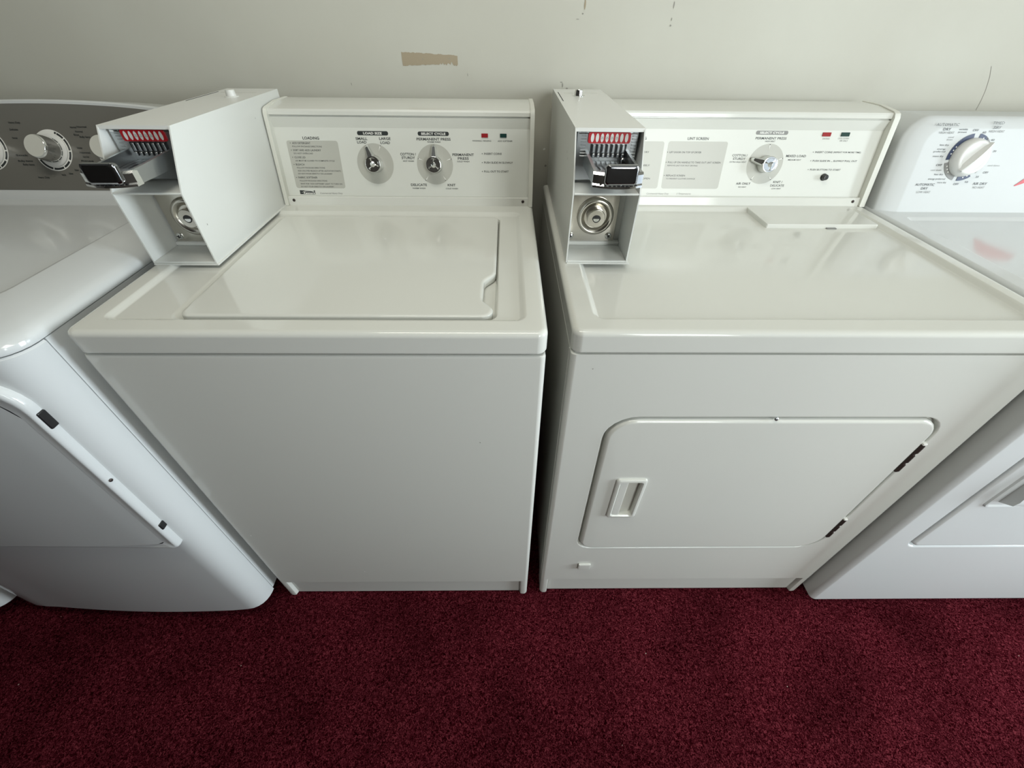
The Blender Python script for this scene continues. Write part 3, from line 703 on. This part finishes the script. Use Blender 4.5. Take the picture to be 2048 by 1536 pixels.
# grid fill so the centre follows the bow
xs = [-1.325+.0200+(.5505)*i/24 for i in range(25)]
inner = A[-1]
tops = {}
import bisect
def zr(x):
    e = .02; x0, x1 = -1.325+e, -.7345-e; z0, z1 = .418+e, .882-e
    lo, hi = z0, z1
    r = .045-.0
    def rnd(d, r): return r-math.sqrt(max(0, r*r-(r-d)**2)) if d < r else 0
    lo = z0+rnd(x-x0, .045); hi = z1-rnd(x-x0, .060)
    hi = min(hi, z1-rnd(x1-x, .060)); lo = max(lo, z0+rnd(x1-x, .008))
    return lo, hi
xs = sorted(set([-1.305+.0003] + [-1.305+.5505*i/40 for i in range(1, 40)] + [-.7545-.0003]))
for a, c in zip(xs, xs[1:]):
    la, ha = zr(a); lc, hc = zr(c)
    b.face([(a, yfront(a)-.0105, la), (c, yfront(c)-.0105, lc), (c, yfront(c)-.0105, hc), (a, yfront(a)-.0105, ha)], 'enamel_cool')
bmesh.ops.remove_doubles(b.bm, verts=b.bm.verts[:], dist=.0004)
gdoor = b.obj('door', gm, 40)
for z0, z1 in ((.782, .814), (.486, .503)):
    q = MB(); q.box(-.7368, -.7322, -.0625, -.050, z0, z1, 'black', .002, 2); q.obj('hinge_slot', gm)
screw(gm, (-.7335, -.060, .650), (1, -.3, 0), .003, 'brown')
# console: white plinth, grey sloping face with arched top
fr = frame(.477, .93, .5)
x0c, x1c = -1.363, -.712
def arch(x): t = (x+1.037)/.325; return .1885-.020*t*t-.006*abs(t)**6
NX = 40
b = MB(); secs = []
for i in range(NX+1):
    x = x0c+(x1c-x0c)*i/NX; a = arch(x)
    if i in (0, NX): a -= .012
    def Q(v, w): t = fr @ Vector((x, v, w)); return (x, t.y, t.z)
    secs.append([Q(-.012, .003), Q(.006, .004), Q(.018, .002), Q(.020, 0), Q(a, 0), Q(a+.003, .001), Q(a+.0065, -.001), Q(a+.009, -.006), (x, .665, Q(a, 0)[2]-.01), (x, .665, .925)])
b.loops(secs, 'enamel_cool', True, True)
b.obj('console_body', gm, 40)
p = MB(); F = fr @ Matrix.Translation((0, 0, .0006))
xs = [-1.350+.640*i/48 for i in range(49)]
for a, c in zip(xs, xs[1:]):
    def lo(x): return .0215
    def hi(x): return max(.0216, min(arch(x)-.001, .0215+ (x1c-.006-x)*9, .0215+(x-x0c-.006)*9))
    p.poly(F, [(a, lo(a)), (c, lo(c)), (c, hi(c)), (a, hi(a))], 0, 'greypanel')
for cx in (-1.165, -1.030, -.897):
    R_ = .0400
    p.poly(F, circ(cx, .0995, R_), .0004, 'white_ink')
    for d0, d1 in ((40, 62), (64, 70), (0, 36), (-30, -4), (-62, -36), (-100, -66), (-150, -104), (-182, -156)):
        arc_band(p, F, cx, .0995, R_*.85, R_*.95, d0, d1, 'ink', .0007, 10)
for (x, y, wd) in [(-1.095+.0, .150, .022), (-1.100, .137, .016), (-1.103, .121, .010), (-1.098, .088, .024), (-1.094, .077, .028), (-1.089, .070, .022), (-1.064, .045, .022),
                   (-.975, .142, .012), (-.965, .134, .014), (-.957, .143, .018), (-.955, .124, .020), (-.972, .128, .010), (-.972, .103, .010), (-.963, .094, .020), (-.963, .086, .012), (-.962, .078, .024), (-.965, .071, .016),
                   (-.990, .060, .008), (-1.004, .053, .008), (-1.02, .0505, .008), (-.978, .052, .008)]:
    text(p, F, random.choice(('Normal', 'Heavy Duty', 'Delicates', 'Bulky Items', 'Rinse', 'Soak')), x-wd*.55, x+wd*.55, y, .0036, 'ink', .02, .0006)
p.obj('control_panel', gm, 0, label='dark grey control panel face')
ax = fr.to_3x3() @ Vector((0, 0, 1))
for cx in (-1.165, -1.030, -.897):
    q = MB(); q.lathe(F @ Vector((cx, .0995, .0006)), ax, [(.0315, 0), (.0315, .002), (.0300, .0035), (.026, .0045), (.0255, .0045)], 'frame', 40)
    kb = q.obj('knob_skirt', gm)
    q = MB(); q.lathe(F @ Vector((cx, .0995, .004)), ax, [(.0262, 0), (.0262, .002), (.0245, .014), (.0228, .028), (.0222, .031), (.0205, .0325)], 'chrome', 48, capm='plastic')
    q.obj('knob', kb, 40)

# ================================================================== machine at the far left edge
fl = empty('front_load_machine', (-1.728, .33, 0), 'white machine at the left edge, only its lower right corner in view', 'laundry machine')
DXF = -.690
bow_cabinet(fl, DXF, .052, .904); bow_shell(fl, DXF, .050, .9035); bow_top(fl, DXF, .905)

# ================================================================== right dryer with dial console
BX0, BX1, BF = .796, 1.482, -.029
bd = empty('clothes_dryer', (1.139, .33, 0), 'white dryer with a large white dial on its rounded console, right edge of the row', 'clothes dryer')
b = MB(); r = .012
BD = (.8700, 1.408, .343, .800, (.018, .018, .03, .03))
zl, zs = .030, .878
S = 6
def blp(i, y, g=0): return [(x, y, z) for x, z in rrect(BX0+i, BX1-i, zl+g, zs-g*0, .003, S)]
def blq(g, y): return [(x, y, z) for x, z in rrect(BD[0]-g, BD[1]+g, BD[2]-g, BD[3]+g, tuple(q_+g for q_ in BD[4]), S)]
A = [blp(0, .66), blp(0, BF+r)]
for i in range(1, 7):
    a = .5*PI*i/6; A.append(blp(r*(1-math.cos(a)), BF+r*(1-math.sin(a))))
A += [blq(.010, BF), blq(.007, BF+.001), blq(.005, BF+.004), blq(.004, BF+.012)]
b.loops(A, 'enamel_cool', True, True)
for x in (BX0+.05, BX1-.05):
    for y in (.06, .60): b.lathe((x, y, 0), (0, 0, 1), [(.02, 0), (.02, .012), (.01, .014), (.01, zl+.002)], 'black', 16, cap0=True)
b.obj('cabinet', bd, 40)
b = MB()
def bl(g, y): return [(x, y, z) for x, z in rrect(BD[0]+g, BD[1]-g, BD[2]+g, BD[3]-g, tuple(q_-g for q_ in BD[4]), S)]
b.loops([bl(.001, BF+.0115), bl(0, BF+.006), bl(.001, BF+.002), bl(.0035, BF-.001), bl(.008, BF-.002)], 'enamel_cool', True, True)
bdoor = b.obj('door', bd, 40)
h = MB()
def bh(g, y): return [(x, y, z) for x, z in rrect(.902+g, .990-g, .512+g, .690-g, max(.012-g, .003), S)]
h.loops([bh(0, BF-.0018), bh(.002, BF-.0055), bh(.005, BF-.0060), bh(.009, BF-.0038), bh(.010, BF-.0032)], 'enamel_cool', False, True)
h.prism_x(.925, .975, [(BF-.002, .530), (BF-.022, .545), (BF-.024, .56), (BF-.012, .672), (BF-.002, .672)], 'enamel_cool')
h.obj('door_handle', bdoor, 40)
deck(bd, BX0-.001, BX1+.001, BF-.003, .60, .879, .914, (.838, 1.444, .012, .458, (.02, .02, .014, .014), .006), m='enamel_cool')
# console
fr = frame(.488, .914, .25)
def fil(i, w, dz=0): return [fr @ Vector((x, y, w)) for x, y in rrect(.7985+i, 1.480-i, .000, .1900-i*.6, (.002, .002, .052-i*.5, .052-i*.5), 8)]
b = MB()
flat_back = [Vector((q_.x, .66, max(q_.z-.012*(q_.z > .95), .914))) for q_ in fil(0, -.004)]
A = [flat_back, fil(0, -.022), fil(.004, -.015), fil(.014, -.009), fil(.028, -.004), fil(.040, -.001), fil(.044, 0)]
b.loops(A, 'console_cool', True, True)
p = b; F = fr @ Matrix.Translation((0, 0, .0004))
cx, cy = .9465, .1105
for d0, d1, mm, r0, r1 in ((98, 186, 'blue', .0375, .0455), (194, 256, 'inkgrey', .0375, .0455), (268, 306, 'blue', .0375, .0455), (-42, 60, 'inkgrey', .0425, .0455), (52, 82, 'blue', .0375, .0455)):
    arc_band(p, F, cx, cy, r0, r1, d0, d1, mm)
for d in (150, 160, 170, 205, 215, 225, 285, 297, 66): 
    a = math.radians(d); dot(p, F, cx+.040*math.cos(a), cy+.040*math.sin(a), .0013, 'white_ink')
def T2(s, x0, x1, y, h, m='ink', b_=.0): text(p, F, s, x0, x1, y, h, m, b_, .0003)
for s, x0, x1, y, h_ in (('AUTOMATIC', .8497, .8978, .1688, .0050), ('DRY', .8680, .8842, .1607, .0050), ('HIGH HEAT', .8620, .8943, .1547, .0042), ('wrinkle', .9019, .9208, .1615, .0034), ('prevent', .9024, .9208, .1567, .0030),
        ('OFF', .9323, .9446, .1597, .0040), ('60', .9553, .9625, .1558, .0040), ('TIMED', .9682, .9928, .1727, .0050), ('DRY', .9745, .9905, .1645, .0050), ('HIGH HEAT', .9683, 1.0013, .1579, .0042),
        ('cool', .8857, .8975, .1472, .0030), ('down', .8845, .8970, .1427, .0030), ('less dry', .8747, .8945, .1325, .0034), ('energy', .8724, .8910, .1251, .0030), ('preferred', .8675, .8925, .1203, .0030),
        ('more dry', .8699, .8930, .1113, .0034), ('OFF', .8855, .8985, .0938, .0040), ('cool down', .8784, .9020, .0844, .0034), ('less dry', .8905, .9100, .0760, .0034), ('energy preferred', .8808, .9190, .0670, .0034),
        ('more dry', .9050, .9250, .0600, .0034), ('AUTOMATIC', .8579, .9010, .0545, .0050), ('DRY', .8741, .8890, .0468, .0050), ('LOW HEAT', .8672, .8985, .0397, .0042), ('OFF', .9430, .9550, .0565, .0040),
        ('10', .9680, .9740, .0610, .0036), ('20', .9860, .9925, .0715, .0036), ('AIR DRY', .9868, 1.0190, .0572, .0050), ('NO HEAT', .9901, 1.0170, .0499, .0042), ('OFF', .9975, 1.0095, .0800, .0040),
        ('cool down', 1.0007, 1.0270, .0943, .0030), ('40', .9806, .9885, .1423, .0036), ('20', .9970, 1.0040, .1214, .0036)):
    T2(s, x0, x1, y, h_, 'inkgrey' if s in ('cool', 'down', 'cool down', 'HIGH HEAT', 'LOW HEAT', 'NO HEAT') else 'ink')
# red swoosh of the maker's mark, running out of the picture
SWU = [(1.082, .0560), (1.095, .0680), (1.112, .0850), (1.135, .1010), (1.165, .1130), (1.200, .1200), (1.240, .1230)]
SWL = [(1.084, .0550), (1.098, .0600), (1.117, .0680), (1.140, .0760), (1.170, .0850), (1.205, .0960), (1.240, .1090)]
for a_, b_, c_, d_ in zip(SWU, SWU[1:], SWL[1:], SWL): p.poly(F, [d_, c_, b_, a_], .0004, 'red')
p.obj('console', bd, 30)
q = MB(); ax = fr.to_3x3() @ Vector((0, 0, 1)); o = F @ Vector((cx, cy, 0))
q.lathe(o, ax, [(.0370, 0), (.0370, .006), (.0355, .011), (.0330, .0165), (.0300, .0185), (.0260, .0175), (.0240, .0165)], 'frame', 56)
kb = q.obj('timer_dial', bd, 50)
rot = F @ Matrix.Translation((cx, cy, 0)) @ Matrix.Rotation(math.radians(52), 4, 'Z')
g = MB(); secs = []
for i in range(13):
    t = i/12; x = -.033+.069*t; wd = (.0095*math.sin(PI*min(1, (t*.92+.08)))**.5)*(1-.35*t) + .0008; hh = .0165+.0125*math.sin(PI*min(1, .1+t*.8))**.6
    secs.append([rot @ Vector((x, -wd, .012)), rot @ Vector((x, -wd*.8, .018)), rot @ Vector((x, -wd*.25, hh)), rot @ Vector((x, wd*.25, hh)), rot @ Vector((x, wd*.8, .018)), rot @ Vector((x, wd, .012))])
g.loops(secs, 'frame', True, True); g.obj('dial_grip', kb, 50)

# unseen ceiling lamp fixture, added to house the ceiling fill light
lf = MB(); lf.box(-.8, .4, -.45, -.15, 2.725, 2.75, 'tube', .004, 1)
o = lf.obj('added_lamp_fixture_1'); o['kind'] = 'structure'
